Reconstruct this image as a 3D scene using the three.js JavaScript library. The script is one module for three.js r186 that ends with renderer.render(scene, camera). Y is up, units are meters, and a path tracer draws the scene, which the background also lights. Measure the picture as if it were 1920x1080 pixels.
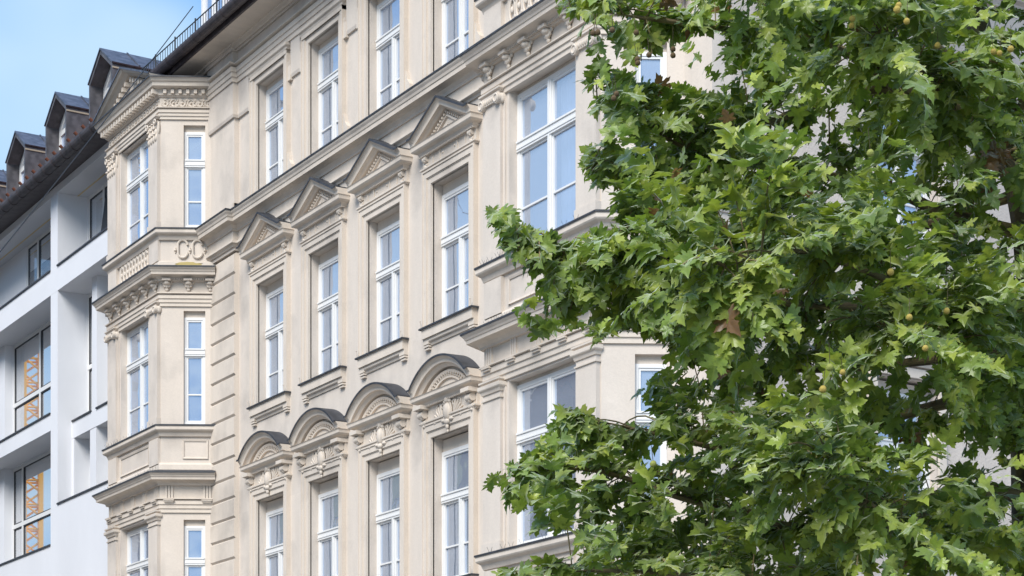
import * as THREE from 'three';
import { mergeGeometries } from 'three/addons/utils/BufferGeometryUtils.js';

// ------------------------------------------------------------------ camera, sky, sun, exposure
const scene = new THREE.Scene();
const renderer = new THREE.WebGLRenderer({ antialias: true });
renderer.setSize(1024, 576);
renderer.toneMapping = THREE.LinearToneMapping;
renderer.toneMappingExposure = 1.9;
renderer.shadowMap.enabled = true;

const F = 3800, PX = 960, PY = 1598;                       // focal length and principal point of the shifted lens, photo pixels
const yaw = Math.atan2(2315, F);
const VIEW = new THREE.Vector3(-Math.cos(yaw), 0, -Math.sin(yaw));
const RIGHT = new THREE.Vector3(Math.sin(yaw), 0, -Math.cos(yaw));
const EYE = new THREE.Vector3(28, 1.7, 15.3);
const camera = new THREE.PerspectiveCamera(2 * Math.atan(PY / F) * 180 / Math.PI, 1920 / (2 * PY), 0.1, 2000);
camera.position.copy(EYE);
camera.lookAt(EYE.clone().add(VIEW));
camera.setViewOffset(1920, 2 * PY, 0, 0, 1920, 1080);

function mulberry(a) { return () => { a |= 0; a = a + 0x6D2B79F5 | 0; let t = Math.imul(a ^ a >>> 15, 1 | a); t = t + Math.imul(t ^ t >>> 7, 61 | t) ^ t; return ((t ^ t >>> 14) >>> 0) / 4294967296; }; }
const hash3 = (x, y, z) => { let h = Math.imul(x, 374761393) ^ Math.imul(y, 668265263) ^ Math.imul(z, 2147483647 - 77); h = Math.imul(h ^ h >>> 13, 1274126177); return ((h ^ h >>> 16) >>> 0) / 4294967296; };
const sm = t => t * t * (3 - 2 * t), mix = (a, b, t) => a + (b - a) * t, clamp = (v, a, b) => Math.max(a, Math.min(b, v));
function noise3(x, y, z, per = 0) {
  const X = Math.floor(x), Y = Math.floor(y), Z = Math.floor(z), u = sm(x - X), v = sm(y - Y), w = sm(z - Z);
  const m = per ? k => ((k % per) + per) % per : k => k;
  const h = (i, j, k) => hash3(m(X + i), m(Y + j), Z + k);
  return mix(mix(mix(h(0, 0, 0), h(1, 0, 0), u), mix(h(0, 1, 0), h(1, 1, 0), u), v), mix(mix(h(0, 0, 1), h(1, 0, 1), u), mix(h(0, 1, 1), h(1, 1, 1), u), v), w);
}
function fbm(x, y, z, oct, per = 0) { let s = 0, a = .5, n = 0; for (let i = 0; i < oct; i++) { s += a * noise3(x, y, z + i * 17.3, per); n += a; a *= .5; x *= 2; y *= 2; z *= 2; if (per) per *= 2; } return s / n; }

const SUN = new THREE.Vector3(0.42, 0.68, 0.60).normalize();
{
  const W = 1024, H = 512, d = new Float32Array(W * H * 4);
  for (let j = 0; j < H; j++) for (let i = 0; i < W; i++) {
    const el = ((j + .5) / H - .5) * Math.PI, az = ((i + .5) / W - .5) * 2 * Math.PI;
    const x = Math.cos(el) * Math.cos(az), y = Math.sin(el), z = Math.cos(el) * Math.sin(az), k = (j * W + i) * 4;
    if (y < 0) { d[k] = .22; d[k + 1] = .21; d[k + 2] = .2; d[k + 3] = 1; continue; }
    const t = Math.pow(clamp(y, 0, 1), .55);
    let r = mix(.18, .06, t), g = mix(.37, .195, t), b = mix(.53, .52, t);
    const q = 1 / (y + .35);
    let c = fbm(x * q * 4.6 + 9.1, z * q * 4.6 + 3.7, y * 5, 6);
    c = sm(clamp((c - .38) / .30, 0, 1)) * .62;
    const s = Math.max(0, x * SUN.x + y * SUN.y + z * SUN.z), glow = 1 + .5 * Math.pow(s, 6);
    r = mix(r, .41 * glow, c); g = mix(g, .51 * glow, c); b = mix(b, .575 * glow, c);
    d[k] = r; d[k + 1] = g; d[k + 2] = b; d[k + 3] = 1;
  }
  const sky = new THREE.DataTexture(d, W, H, THREE.RGBAFormat, THREE.FloatType);
  sky.mapping = THREE.EquirectangularReflectionMapping; sky.magFilter = THREE.LinearFilter; sky.minFilter = THREE.LinearFilter; sky.wrapS = THREE.RepeatWrapping; sky.needsUpdate = true;
  scene.background = sky; scene.environment = sky;
}
const sun = new THREE.DirectionalLight(new THREE.Color(1, .965, .91), 2.6);
sun.position.copy(SUN).multiplyScalar(80).add(new THREE.Vector3(5, 8, 4)); sun.target.position.set(5, 8, 4);
sun.castShadow = true; sun.shadow.radius = 60; sun.shadow.mapSize.set(2048, 2048);
Object.assign(sun.shadow.camera, { left: -45, right: 45, top: 45, bottom: -45, near: 1, far: 200 });
scene.add(sun, sun.target);

// ------------------------------------------------------------------ materials
function tex(n, fn, { srgb = false, rep = 1 } = {}) {
  const d = new Uint8Array(n * n * 4);
  for (let j = 0; j < n; j++) for (let i = 0; i < n; i++) { const v = fn(i / n, j / n), k = (j * n + i) * 4; for (let c = 0; c < 3; c++) d[k + c] = clamp(Math.round((Array.isArray(v) ? v[c] : v) * 255), 0, 255); d[k + 3] = 255; }
  const t = new THREE.DataTexture(d, n, n); t.wrapS = t.wrapT = THREE.RepeatWrapping; t.magFilter = THREE.LinearFilter; t.minFilter = THREE.LinearMipmapLinearFilter; t.generateMipmaps = true;
  if (srgb) t.colorSpace = THREE.SRGBColorSpace; t.repeat.set(rep, rep); t.needsUpdate = true; return t;
}
const plasterMap = tex(1024, (u, v) => { const a = fbm(u * 4, v * 4, 1.5, 5, 4), b = fbm(u * 24, v * 5, 7.2, 3, 24 * 0 + 0 || 24), c = noise3(u * 256, v * 256, 3, 256); const s = 1 - .20 * clamp((.54 - a) * 3, 0, 1) - .07 * b - .03 * c; return [s, s * (1 - .012 * a), s * (1 - .03 * a)]; }, { srgb: true, rep: 1 / 4 });
const cleanMap = tex(512, (u, v) => { const a = fbm(u * 4, v * 2, 11.5, 4, 4); const s = .93 + .07 * a; return [s, s, s]; }, { srgb: true, rep: 1 / 5 });
const plasterBump = tex(512, (u, v) => .6 * noise3(u * 128, v * 128, 5, 128) + .4 * fbm(u * 16, v * 16, 2, 3, 16), { rep: 1 / 1.5 });
const roughPlasterBump = tex(512, (u, v) => { const a = noise3(u * 64, v * 64, 5, 64), b = noise3(u * 128, v * 128, 9, 128); return .6 * a * a + .4 * b; }, { rep: 1 / 1.2 });
const leadMap = tex(512, (u, v) => { const a = fbm(u * 8, v * 8, 4, 5, 8); const s = .62 + .5 * a; return [s, s, s * 1.02]; }, { srgb: true, rep: 1 / .8 });
const groundMap = tex(512, (u, v) => { const a = fbm(u * 8, v * 8, 4, 5, 8), b = noise3(u * 200, v * 200, 2, 200); const s = .7 + .2 * a + .12 * b; return s; }, { srgb: true, rep: 1 / 3 });
const paneBump = tex(256, (u, v) => fbm(u * 4, v * 4, 6, 2, 4), { rep: 1 / 1.6 });
const barkMap = tex(512, (u, v) => { const a = fbm(u * 6, v * 6, 4, 4, 6), b = fbm(u * 24, v * 12, 8, 3, 24); const k = a > .55 ? 1 : a > .45 ? (a - .45) * 10 : 0; const s = .55 + .3 * b; return [mix(s, s * 1.35, k), mix(s * .95, s * 1.32, k), mix(s * .85, s * 1.05, k)]; }, { srgb: true, rep: 1 });
const std = (c, o = {}) => new THREE.MeshStandardMaterial({ color: new THREE.Color().setRGB(...c), roughness: .9, ...o });
const M = {
  cream: std([.67, .595, .52], { map: plasterMap, bumpMap: plasterBump, bumpScale: .0015 }),
  trim: std([.68, .60, .515], { map: plasterMap, bumpMap: plasterBump, bumpScale: .001 }),
  flank: std([.60, .53, .47], { map: plasterMap, bumpMap: roughPlasterBump, bumpScale: .004 }),
  white: std([.72, .72, .735], { map: cleanMap, bumpMap: plasterBump, bumpScale: .001 }),
  paint: std([.70, .69, .67], { roughness: .45 }),
  lead: std([.045, .047, .052], { map: leadMap, roughness: .6 }),
  zinc: std([.12, .125, .145], { map: leadMap, roughness: .5, metalness: .3 }),
  cladding: std([.105, .098, .10], { map: leadMap, roughness: .6 }),
  gutter: std([.075, .06, .06], { map: leadMap, roughness: .55 }),
  tile: std([.30, .11, .06], { map: leadMap }),
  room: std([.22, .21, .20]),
  dark: std([.03, .03, .033], { roughness: .6 }),
  curtain: new THREE.MeshPhysicalMaterial({ color: new THREE.Color().setRGB(.8, .8, .78), roughness: 1, transmission: .35, thickness: 0 }),
  blind: std([.5, .5, .5]),
  iron: std([.04, .045, .05], { roughness: .5, metalness: .5 }),
  glass: new THREE.MeshPhysicalMaterial({ color: new THREE.Color().setRGB(.68, .78, .95), roughness: .015, metalness: .62, transmission: 1, thickness: 0, ior: 1.6, bumpMap: paneBump, bumpScale: .006 }),
  clearGlass: new THREE.MeshPhysicalMaterial({ color: new THREE.Color().setRGB(.92, .93, .95), roughness: .01, metalness: .72, transmission: 1, thickness: 0, ior: 1.6 }),
  brass: std([.36, .30, .22]),
  asphalt: std([.11, .11, .11], { map: groundMap }),
  paving: std([.48, .45, .405], { map: groundMap }),
  crane: std([.92, .42, .04], { roughness: .5 }),
  facing: std([.80, .62, .32], { map: plasterMap }),
  facing2: std([.36, .24, .18], { map: plasterMap }),
  bark: std([.20, .17, .13], { map: barkMap, bumpMap: barkMap, bumpScale: .004 }),
  twig: std([.27, .22, .165], { map: barkMap }),
  lichen: std([.46, .36, .14]),
};

// ------------------------------------------------------------------ helpers
const names = {};
function numbered(n) { const k = names[n] = (names[n] ?? -1) + 1; return k ? `${n}_${String(k).padStart(3, '0')}` : n; }
function metreUV(g) {
  const p = g.attributes.position, n = g.attributes.normal, uv = new Float32Array(p.count * 2);
  for (let i = 0; i < p.count; i++) {
    const ax = Math.abs(n.getX(i)), ay = Math.abs(n.getY(i)), az = Math.abs(n.getZ(i));
    if (ay >= ax && ay >= az) { uv[2 * i] = p.getX(i); uv[2 * i + 1] = p.getZ(i); } else if (ax >= az) { uv[2 * i] = p.getZ(i) + 1.7; uv[2 * i + 1] = p.getY(i); } else { uv[2 * i] = p.getX(i); uv[2 * i + 1] = p.getY(i); }
  }
  g.setAttribute('uv', new THREE.BufferAttribute(uv, 2)); return g;
}
function clean(g) { let r = g.index ? g.toNonIndexed() : g; for (const k of Object.keys(r.attributes)) if (!['position', 'normal', 'uv'].includes(k)) r.deleteAttribute(k); if (!r.attributes.normal) r.computeVertexNormals(); return metreUV(r); }
const join = list => list.length === 1 ? clean(list[0]) : mergeGeometries(list.map(clean));
function obj(name, geos, mat, parent, uvs = true) {
  const g = Array.isArray(geos) ? join(geos.flat(9)) : uvs ? clean(geos) : geos;
  const m = new THREE.Mesh(g, mat); m.castShadow = m.receiveShadow = true;
  m.name = parent ? name : numbered(name); (parent || scene).add(m); return m;
}
function grp(name, parent, pos = [0, 0, 0], ry = 0) { const o = new THREE.Group(); o.name = parent ? name : numbered(name); o.position.set(...pos); o.rotation.y = ry; (parent || scene).add(o); return o; }
function tag(o, label, category, extra = {}) { Object.assign(o.userData, { label, category }, extra); return o; }
function box(x0, x1, y0, y1, z0, z1) { return new THREE.BoxGeometry(x1 - x0, y1 - y0, z1 - z0).translate((x0 + x1) / 2, (y0 + y1) / 2, (z0 + z1) / 2); }
// sweep a closed profile [(p, q)] along a polyline with mitred corners. 'plan': path in (x, z), p outward, q = y. 'front': path in (x, y), p outward in the plane, q = z.
function sweep(path, profile, kind = 'plan', smooth = false) {
  const n = path.length, m = profile.length, ring = [];
  for (let i = 0; i < n; i++) {
    const a = path[Math.max(i - 1, 0)], b = path[i], c = path[Math.min(i + 1, n - 1)];
    const nm = (s, e) => { const dx = e[0] - s[0], dy = e[1] - s[1], l = Math.hypot(dx, dy) || 1; return [-dy / l, dx / l]; };
    const n1 = i ? nm(a, b) : nm(b, c), n2 = i < n - 1 ? nm(b, c) : n1, k = 1 / Math.max(.25, 1 + n1[0] * n2[0] + n1[1] * n2[1]);
    const mx = (n1[0] + n2[0]) * k, my = (n1[1] + n2[1]) * k;
    ring.push(profile.map(([p, q]) => kind === 'plan' ? [b[0] + mx * p, q, b[1] + my * p] : [b[0] + mx * p, b[1] + my * p, q]));
  }
  const v = [];
  for (let i = 0; i < n - 1; i++) for (let j = 0; j < m; j++) { const k = (j + 1) % m, A = ring[i][j], B = ring[i + 1][j], C = ring[i + 1][k], D = ring[i][k]; v.push(...A, ...B, ...C, ...A, ...C, ...D); }
  const cap = THREE.ShapeUtils.triangulateShape(profile.map(([p, q]) => new THREE.Vector2(p, q)), []);
  for (const f of cap) { v.push(...ring[0][f[0]], ...ring[0][f[1]], ...ring[0][f[2]]); v.push(...ring[n - 1][f[0]], ...ring[n - 1][f[2]], ...ring[n - 1][f[1]]); }
  const g = new THREE.BufferGeometry(); g.setAttribute('position', new THREE.Float32BufferAttribute(v, 3)); g.computeVertexNormals(); return g;
}
function plate(pts, holes, z0, z1) {                        // flat polygon with rectangular or free holes, extruded from z0 to z1
  const s = new THREE.Shape(pts.map(p => new THREE.Vector2(...p)));
  for (const h of holes) s.holes.push(new THREE.Path((h.length === 4 && !Array.isArray(h[0]) ? [[h[0], h[2]], [h[1], h[2]], [h[1], h[3]], [h[0], h[3]]] : h).map(p => new THREE.Vector2(...p))));
  return new THREE.ExtrudeGeometry(s, { depth: z1 - z0, bevelEnabled: false }).translate(0, 0, z0);
}
const rect = (x0, x1, y0, y1) => [[x0, y0], [x1, y0], [x1, y1], [x0, y1]];
const ball = (x, y, z, rx, ry = rx, rz = rx, w = 10, h = 7) => new THREE.SphereGeometry(1, w, h).scale(rx, ry, rz).translate(x, y, z);
const ringG = (x, y, z, r, t, sx = 1, sy = 1, arc = Math.PI * 2, rot = 0) => new THREE.TorusGeometry(r, t, 5, 16, arc).rotateZ(rot).scale(sx, sy, 1).translate(x, y, z);
const cyl = (x, y, z, r, l, axis = 'x', seg = 12) => { const g = new THREE.CylinderGeometry(r, r, l, seg); if (axis === 'x') g.rotateZ(Math.PI / 2); if (axis === 'z') g.rotateX(Math.PI / 2); return g.translate(x, y, z); };
function bar(a, b, r, seg = 5) { const A = new THREE.Vector3(...a), B = new THREE.Vector3(...b), d = B.clone().sub(A), g = new THREE.CylinderGeometry(r, r, d.length(), seg); g.applyQuaternion(new THREE.Quaternion().setFromUnitVectors(new THREE.Vector3(0, 1, 0), d.normalize())); return g.translate(...A.add(B).multiplyScalar(.5).toArray()); }
// moulding profiles, from the wall (p = 0) out to p = d, y from a to b
const flat = (d, a, b) => [[-.03, a], [d, a], [d, b], [-.03, b]];
const steps = (a, b, ds) => { const h = (b - a) / ds.length, r = [[-.03, a]]; ds.forEach((d, i) => r.push([d, a + h * i], [d, a + h * (i + 1) - .012], [d + .006, a + h * (i + 1) - .004])); r.push([-.03, b]); return r; };
const cyma = (d, a, b) => { const h = b - a; return [[-.03, a], [.25 * d, a], [.28 * d, a + .14 * h], [.40 * d, a + .30 * h], [.55 * d, a + .36 * h], [.80 * d, a + .38 * h], [.82 * d, a + .60 * h], [.86 * d, a + .62 * h], [.90 * d, a + .74 * h], [.98 * d, a + .84 * h], [d, a + .88 * h], [d, b], [-.03, b]]; };
const small = (d, a, b) => { const h = b - a; return [[-.03, a], [.3 * d, a], [.5 * d, a + .35 * h], [.9 * d, a + .5 * h], [d, a + .6 * h], [d, b], [-.03, b]]; };
const leadTop = (d, y, rise) => [[-.02, y + rise], [d + .015, y + .004], [d + .015, y - .022], [d + .004, y - .022], [d + .002, y], [-.02, y + .003]];

// ------------------------------------------------------------------ ground
{
  const g = obj('ground', [new THREE.PlaneGeometry(1600, 1600).rotateX(-Math.PI / 2).translate(0, -.02, 0)], M.paving); g.userData.kind = 'structure';
  const r = obj('road', [new THREE.PlaneGeometry(260, 8).rotateX(-Math.PI / 2).translate(0, -.012, 9.6)], M.asphalt); r.userData.kind = 'structure';
  const p = obj('pavement', [box(-90, 60, -.1, .12, .0, 5.6)], M.paving); p.userData.kind = 'structure';
  const p2 = obj('pavement', [box(-90, 60, -.1, .12, 13.6, 18.5)], M.paving); p2.userData.kind = 'structure';
  const k = obj('kerb', [box(-90, 60, -.1, .125, 5.6, 5.75), box(-90, 60, -.1, .125, 13.45, 13.6)], M.paving); k.userData.kind = 'structure';
}

// ------------------------------------------------------------------ windows (an opening w wide from y = 0 to h, its frame plane at z = 0)
function makeWindow({ w, h, upper = .36, mullionUp = false, mullionLow = true, bars = true, curtain = 0, head = 0, ear = .062, paint = M.paint }) {
  const o = new THREE.Group(); o.name = 'window';
  const H = h - head, hw = w / 2, yt = H * (1 - upper), f = [], d0 = -.07, d1 = 0;
  f.push(box(-hw, -hw + ear, 0, H, d0, d1), box(hw - ear, hw, 0, H, d0, d1), box(-hw, hw, H - ear, H, d0, d1 - .001), box(-hw, hw, 0, ear * .8, d0, d1 + .015));
  f.push(box(-hw + .01, hw - .01, yt - .065, yt + .05, d0, d1 + .02), box(-hw + .02, hw - .02, yt + .05, yt + .075, d0, d1 + .035), box(-hw + .02, hw - .02, yt - .035, yt - .015, d0, d1 + .03));
  obj('window_frame', f, paint, o);
  const sash = (x0, x1, y0, y1, bar) => {
    const s = .038, g = [box(x0, x0 + s, y0, y1, -.06, -.012), box(x1 - s, x1, y0, y1, -.06, -.012), box(x0, x1, y0, y0 + s, -.06, -.013), box(x0, x1, y1 - s, y1, -.06, -.013)];
    if (bar) g.push(box(x0 + s, x1 - s, y0 + (y1 - y0) * .41, y0 + (y1 - y0) * .41 + .026, -.05, -.014));
    obj('sash', g, paint, o);
    const p = obj('pane', [new THREE.PlaneGeometry(x1 - x0 - 2 * s, y1 - y0 - 2 * s).translate((x0 + x1) / 2, (y0 + y1) / 2, -.038)], M.glass, o);
  };
  const x0 = -hw + ear - .008, x1 = hw - ear + .008, lo = ear * .8 - .005, m = .035;
  const split = (y0, y1, on, b) => { if (on) { sash(x0, -m, y0, y1, b); sash(m, x1, y0, y1, b); obj('mullion', [box(-m - .012, m + .012, y0, y1, -.065, .008), box(-.02, .02, y0, y1, .008, .022)], paint, o); } else sash(x0, x1, y0, y1, b); };
  split(lo, yt - .06, mullionLow, bars); split(yt + .045, H - ear + .006, mullionUp, false);
  if (head) obj('lintel_panel', [box(-hw, hw, H, h + .02, -.1, -.02)], M.trim, o);
  if (curtain) {
    const n = 40, g = new THREE.PlaneGeometry(w * curtain, H - .1, n, 1), p = g.attributes.position;
    for (let i = 0; i < p.count; i++) p.setZ(i, .025 * Math.sin(p.getX(i) * 46) + .01 * Math.sin(p.getX(i) * 111 + 2));
    g.computeVertexNormals(); obj('curtain', [g.translate(hw - w * curtain / 2 - .03, H / 2, -.22)], M.curtain, o);
  }
  return o;
}
const tiltRnd = mulberry(77);
const put = (proto, parent, x, y, z, ry = 0) => { const c = proto.clone(); for (const p of c.children) if (p.name === 'pane') { p.geometry.computeBoundingBox(); const q = p.geometry.boundingBox.getCenter(new THREE.Vector3()), ax = (tiltRnd() - .5) * .012, ay = (tiltRnd() - .5) * .02; p.rotation.set(ax, ay, 0); p.position.copy(q.clone().sub(q.clone().applyEuler(p.rotation))); } c.position.set(x, y, z); c.rotation.y = ry; parent.add(c); return c; };

// ------------------------------------------------------------------ the cream building
const cream = tag(grp('apartment_building'), 'cream stucco apartment building with pedimented windows and two bay windows', 'apartment building');
const XW0 = -11.55, XW1 = 7.69, AXES = [1.12, -1.065, -3.25, -5.435], BAYL = -9.83, BAYR = 5.15;
const FLOORS = [[5.85, 8.12], [9.85, 12.06], [13.62, 15.72]];
{
  const holes = [];
  for (const [a, b] of FLOORS) { for (const c of AXES) holes.push([c - .585, c + .585, a, b]); for (const c of [BAYL, BAYR]) holes.push([c - 1.1, c + 1.1, a - .3, b]); }
  obj('wall', [plate(rect(XW0, XW1, 0, 16.9), holes, -.30, 0)], M.cream, cream);
  // rooms behind the windows
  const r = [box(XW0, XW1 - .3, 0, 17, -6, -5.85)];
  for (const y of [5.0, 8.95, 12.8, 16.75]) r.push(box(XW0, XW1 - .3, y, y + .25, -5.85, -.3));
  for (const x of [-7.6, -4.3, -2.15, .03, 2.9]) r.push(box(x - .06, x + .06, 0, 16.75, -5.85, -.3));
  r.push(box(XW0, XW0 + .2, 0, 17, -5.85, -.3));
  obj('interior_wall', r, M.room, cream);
}
// standard windows
{
  const protos = [0, .3, 0].map(c => makeWindow({ w: 1.17, h: 2.21, head: .17, curtain: c }));
  const top = [0, .4].map(c => makeWindow({ w: 1.17, h: 2.10, head: .1, upper: .33, curtain: c }));
  AXES.forEach((x, i) => { put(protos[0], cream, x, 5.87, -.155); put(protos[(i + 1) % 3], cream, x, 9.86, -.155); put(top[i % 2], cream, x, 13.63, -.155); });
}
// architraves, pediments
function surround(c, y0, y1, floor) {
  const g = [], hw = .585, o = grp('window_surround', cream);
  const ring = (a, b, d, t) => g.push(sweep([[c - hw - a, y0], [c - hw - a, y1 + a], [c + hw + a, y1 + a], [c + hw + a, y0]], [[0, -.02], [0, d], [b - a, d], [b - a, -.02]], 'front'));
  ring(0, .085, .045); ring(.085, .10, .055); ring(.10, .19, .07); ring(.19, .215, .085);
  obj('architrave', g, M.trim, o);
  return o;
}
const stepPath = (z = 0) => [[-8.02, .1 + z], [-6.88, .1 + z], [-6.88, z], [3.22, z]];
const CO = .27;                                             // how far the window hoods stand out
function consoleG(x, y, h, w, d) { return [box(x - w / 2, x + w / 2, y + h * .82, y + h, .02, d), cyl(x, y + h * .62, d * .62, h * .2, w * .86), cyl(x, y + h * .22, d * .36, h * .15, w * .8), box(x - w * .36, x + w * .36, y + h * .1, y + h * .85, .02, d * .45), ball(x, y + h * .05, .05, w * .3, h * .12, .05), ball(x, y + h * .46, d * .6, w * .26, h * .12, .04)]; }
for (const c of AXES) {
  // second floor: triangular pediment
  let [a, b] = FLOORS[1], o = surround(c, a, b, 1), hw = .93, yb = 12.66;
  obj('frieze', [box(c - .82, c + .82, b + .21, 12.55, -.02, .05), sweep([[c - .8, 0], [c - .8, .05], [c + .8, .05], [c + .8, 0]], small(.045, b + .21, b + .26))], M.trim, o);
  obj('frieze_panel', [sweep([[c - .26, 12.35], [c - .26, 12.50], [c + .26, 12.50], [c + .26, 12.35], [c - .26, 12.35]], [[0, .04], [0, .066], [.022, .066], [.022, .04]], 'front'), ball(c - .18, 12.425, .05, .02), ball(c + .18, 12.425, .05, .02), box(c - .52, c - .49, 12.33, 12.55, .04, .062), box(c + .49, c + .52, 12.33, 12.55, .04, .062)], M.trim, o);
  for (const s of [-1, 1]) obj('console', consoleG(c + s * .7, 12.32, .22, .13, .11), M.trim, o);
  const U = [[c - .81, 0], [c - .81, .09], [c + .81, .09], [c + .81, 0]];
  obj('pediment_cornice', [sweep(U, [[-.05, 12.52], [.02, 12.52], [.04, 12.56], [.10, 12.58], [.12, 12.60], [.125, 12.655], [.14, 12.67], [-.05, 12.67]])], M.trim, o);
  const rake = [[c - hw, yb - .02], [c - hw + .12, yb - .02], [c, 13.03], [c + hw - .12, yb - .02], [c + hw, yb - .02]];
  obj('raking_cornice', [sweep(rake, [[0, -.02], [0, .13], [.03, .17], [.035, .215], [.08, .225], [.11, .25], [.135, CO], [.135, -.02]], 'front')], M.trim, o);
  obj('lead_flashing', [sweep(rake, [[.136, -.02], [.136, CO + .015], [.118, CO + .015], [.118, CO + .02], [.15, CO + .02], [.158, -.02]], 'front')], M.lead, o);
    obj('tympanum', [plate([[c - .83, 12.64], [c + .83, 12.64], [c, 13.07]], [], -.02, .06), sweep([[c - .50, 12.68], [c, 12.95], [c + .50, 12.68]], [[0, .05], [0, .085], [-.03, .095], [-.04, .05]], 'front'), sweep([[c - .28, 12.68], [c, 12.83], [c + .28, 12.68]], [[0, .05], [0, .08], [-.03, .075], [-.03, .05]], 'front')], M.trim, o);
  const dn = []; for (let i = 0; i < 34; i++) dn.push(box(c - .82 + i * .0497 - .013, c - .82 + i * .0497 + .013, 12.495, 12.522, .04, .115)); for (let i = -9; i <= 9; i++) { const q = i / 9; dn.push(box(c + q * .55 - .014, c + q * .55 + .014, 12.965 - Math.abs(q) * .28, 12.995 - Math.abs(q) * .28, .05, .11)); }
  obj('dentil_row', dn, M.trim, o).userData.kind = 'stuff';
  // sill
  const sill = (y, parent) => {
    const k = grp('window_sill', cream);
    obj('lead_flashing', [sweep([[c - .79, 0], [c - .79, .1], [c + .79, .1], [c + .79, 0]], [[-.3, y + .045], [.032, y + .002], [.032, y - .024], [.02, y - .024], [.018, y - .004], [-.3, y + .03]])], M.lead, k);
    obj('sill_moulding', [box(c - .78, c + .78, y - .17, y - .005, -.02, .1), sweep([[c - .62, .0], [c + .62, .0]], small(.07, y - .28, y - .17)), box(c - .62, c + .62, y - .22, y - .17, 0, .05)], M.trim, k);
    for (const s of [-1, 1]) { obj('sill_bracket', [box(c + s * .70 - .085, c + s * .70 + .085, y - .26, y - .17, -.02, .07), box(c + s * .7 - .08, c + s * .7 + .08, y - .30, y - .272, -.02, .065), box(c + s * .7 - .07, c + s * .7 + .07, y - .34, y - .312, -.02, .05)], M.trim, k); obj('spike', [bar([c + s * .77, y, .12], [c + s * .77, y + .12, .13], .007), ball(c + s * .77, y + .11, .13, .012)], M.trim, k); }
  };
  sill(9.84); sill(5.85);
  // first floor: segmental pediment with a cartouche
  [a, b] = FLOORS[0]; o = surround(c, a, b, 0); yb = 8.76;
  obj('frieze', [box(c - .84, c + .84, b + .21, 8.62, -.02, .05), sweep([[c - .82, 0], [c - .82, .05], [c + .82, .05], [c + .82, 0]], small(.05, b + .20, b + .26))], M.trim, o);
  for (const s of [-1, 1]) obj('console', [consoleG(c + s * .74, 8.30, .30, .17, .17), box(c + s * .74 - .12, c + s * .74 + .12, 8.56, 8.62, 0, .21)], M.trim, o);
  const R = [];
  R.push(ball(c, 8.42, .07, .10, .14, .07, 14, 10), ringG(c, 8.42, .075, .125, .018, .95, 1.2), ball(c, 8.60, .08, .06, .06, .05), ball(c - .07, 8.57, .07, .04), ball(c + .07, 8.57, .07, .04), ball(c, 8.26, .08, .07, .05, .05), ball(c, 8.19, .08, .035, .05, .03), ball(c, 8.12, .07, .022, .03, .022), ball(c, 8.66, .07, .03, .045, .03));
  for (const s of [-1, 1]) {
    R.push(ringG(c + s * .19, 8.34, .06, .05, .018), ringG(c + s * .17, 8.53, .06, .035, .015), ringG(c + s * .30, 8.31, .055, .04, .015), ball(c + s * .40, 8.305, .055, .05, .025, .03), ball(c + s * .12, 8.29, .07, .06, .03, .04), ball(c + s * .48, 8.30, .05, .04, .02, .02));
    for (let i = 0; i < 4; i++) { const g = new THREE.SphereGeometry(1, 6, 6).scale(.022, .13 - i * .012, .03).rotateZ(-s * (.25 + i * .28)); R.push(g.translate(c + s * (.21 + i * .05), 8.47 - i * .025, .06)); }
    R.push(ringG(c + s * .33, 8.52, .055, .045, .013, 1, 1, 4.2, s > 0 ? -1 : 1));
  }
  obj('relief_ornament', R, M.trim, o);
  obj('pediment_cornice', [sweep(U, [[-.05, 8.62], [.02, 8.62], [.04, 8.66], [.10, 8.68], [.12, 8.70], [.125, 8.745], [.14, 8.76], [-.05, 8.76]])], M.trim, o);
  const arc = [[c - hw, yb - .02]], ca = .80, rise = .36, RR = (ca * ca + rise * rise) / (2 * rise), a0 = Math.asin(ca / RR);
  for (let i = 0; i <= 28; i++) { const t2 = -a0 + 2 * a0 * i / 28; arc.push([c + RR * Math.sin(t2), yb - .02 + rise - RR + RR * Math.cos(t2)]); } arc.push([c + hw, yb - .02]);
  obj('arched_cornice', [sweep(arc, [[-.02, -.02], [-.02, .13], [.03, .17], [.035, .215], [.08, .225], [.11, .25], [.135, CO], [.135, -.02]], 'front')], M.trim, o);
  obj('lead_flashing', [sweep(arc, [[.136, -.02], [.136, CO + .015], [.118, CO + .015], [.118, CO + .02], [.15, CO + .02], [.158, -.02]], 'front')], M.lead, o);
  const inner = (k, z) => { const q = []; for (let i = 0; i <= 20; i++) { const t2 = -a0 + 2 * a0 * i / 20; q.push([c + k * RR * Math.sin(t2), yb - .03 + (rise - .0) * k - k * RR + k * RR * Math.cos(t2)]); } return q; };
  obj('tympanum', [plate(inner(1, 0), [], -.02, .05), sweep(inner(.86, 0), [[0, .04], [0, .11], [-.03, .10], [-.05, .08], [-.05, .04]], 'front'), sweep(inner(.62, 0), [[0, .04], [0, .09], [-.03, .085], [-.03, .04]], 'front')], M.trim, o);
  const d2 = []; for (let i = 0; i < 34; i++) d2.push(box(c - .82 + i * .0497 - .013, c - .82 + i * .0497 + .013, 8.595, 8.622, .04, .115)); for (const [x, y] of inner(.80, 0)) d2.push(box(x - .012, x + .012, y - .03, y, .05, .10)); for (const [x, y] of inner(.72, 0)) d2.push(box(x - .012, x + .012, y - .03, y, .05, .09));
  obj('dentil_row', d2, M.trim, o).userData.kind = 'stuff';
  // third floor: plain eared surround
  [a, b] = FLOORS[2]; o = surround(c, a, b, 2);
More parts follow.
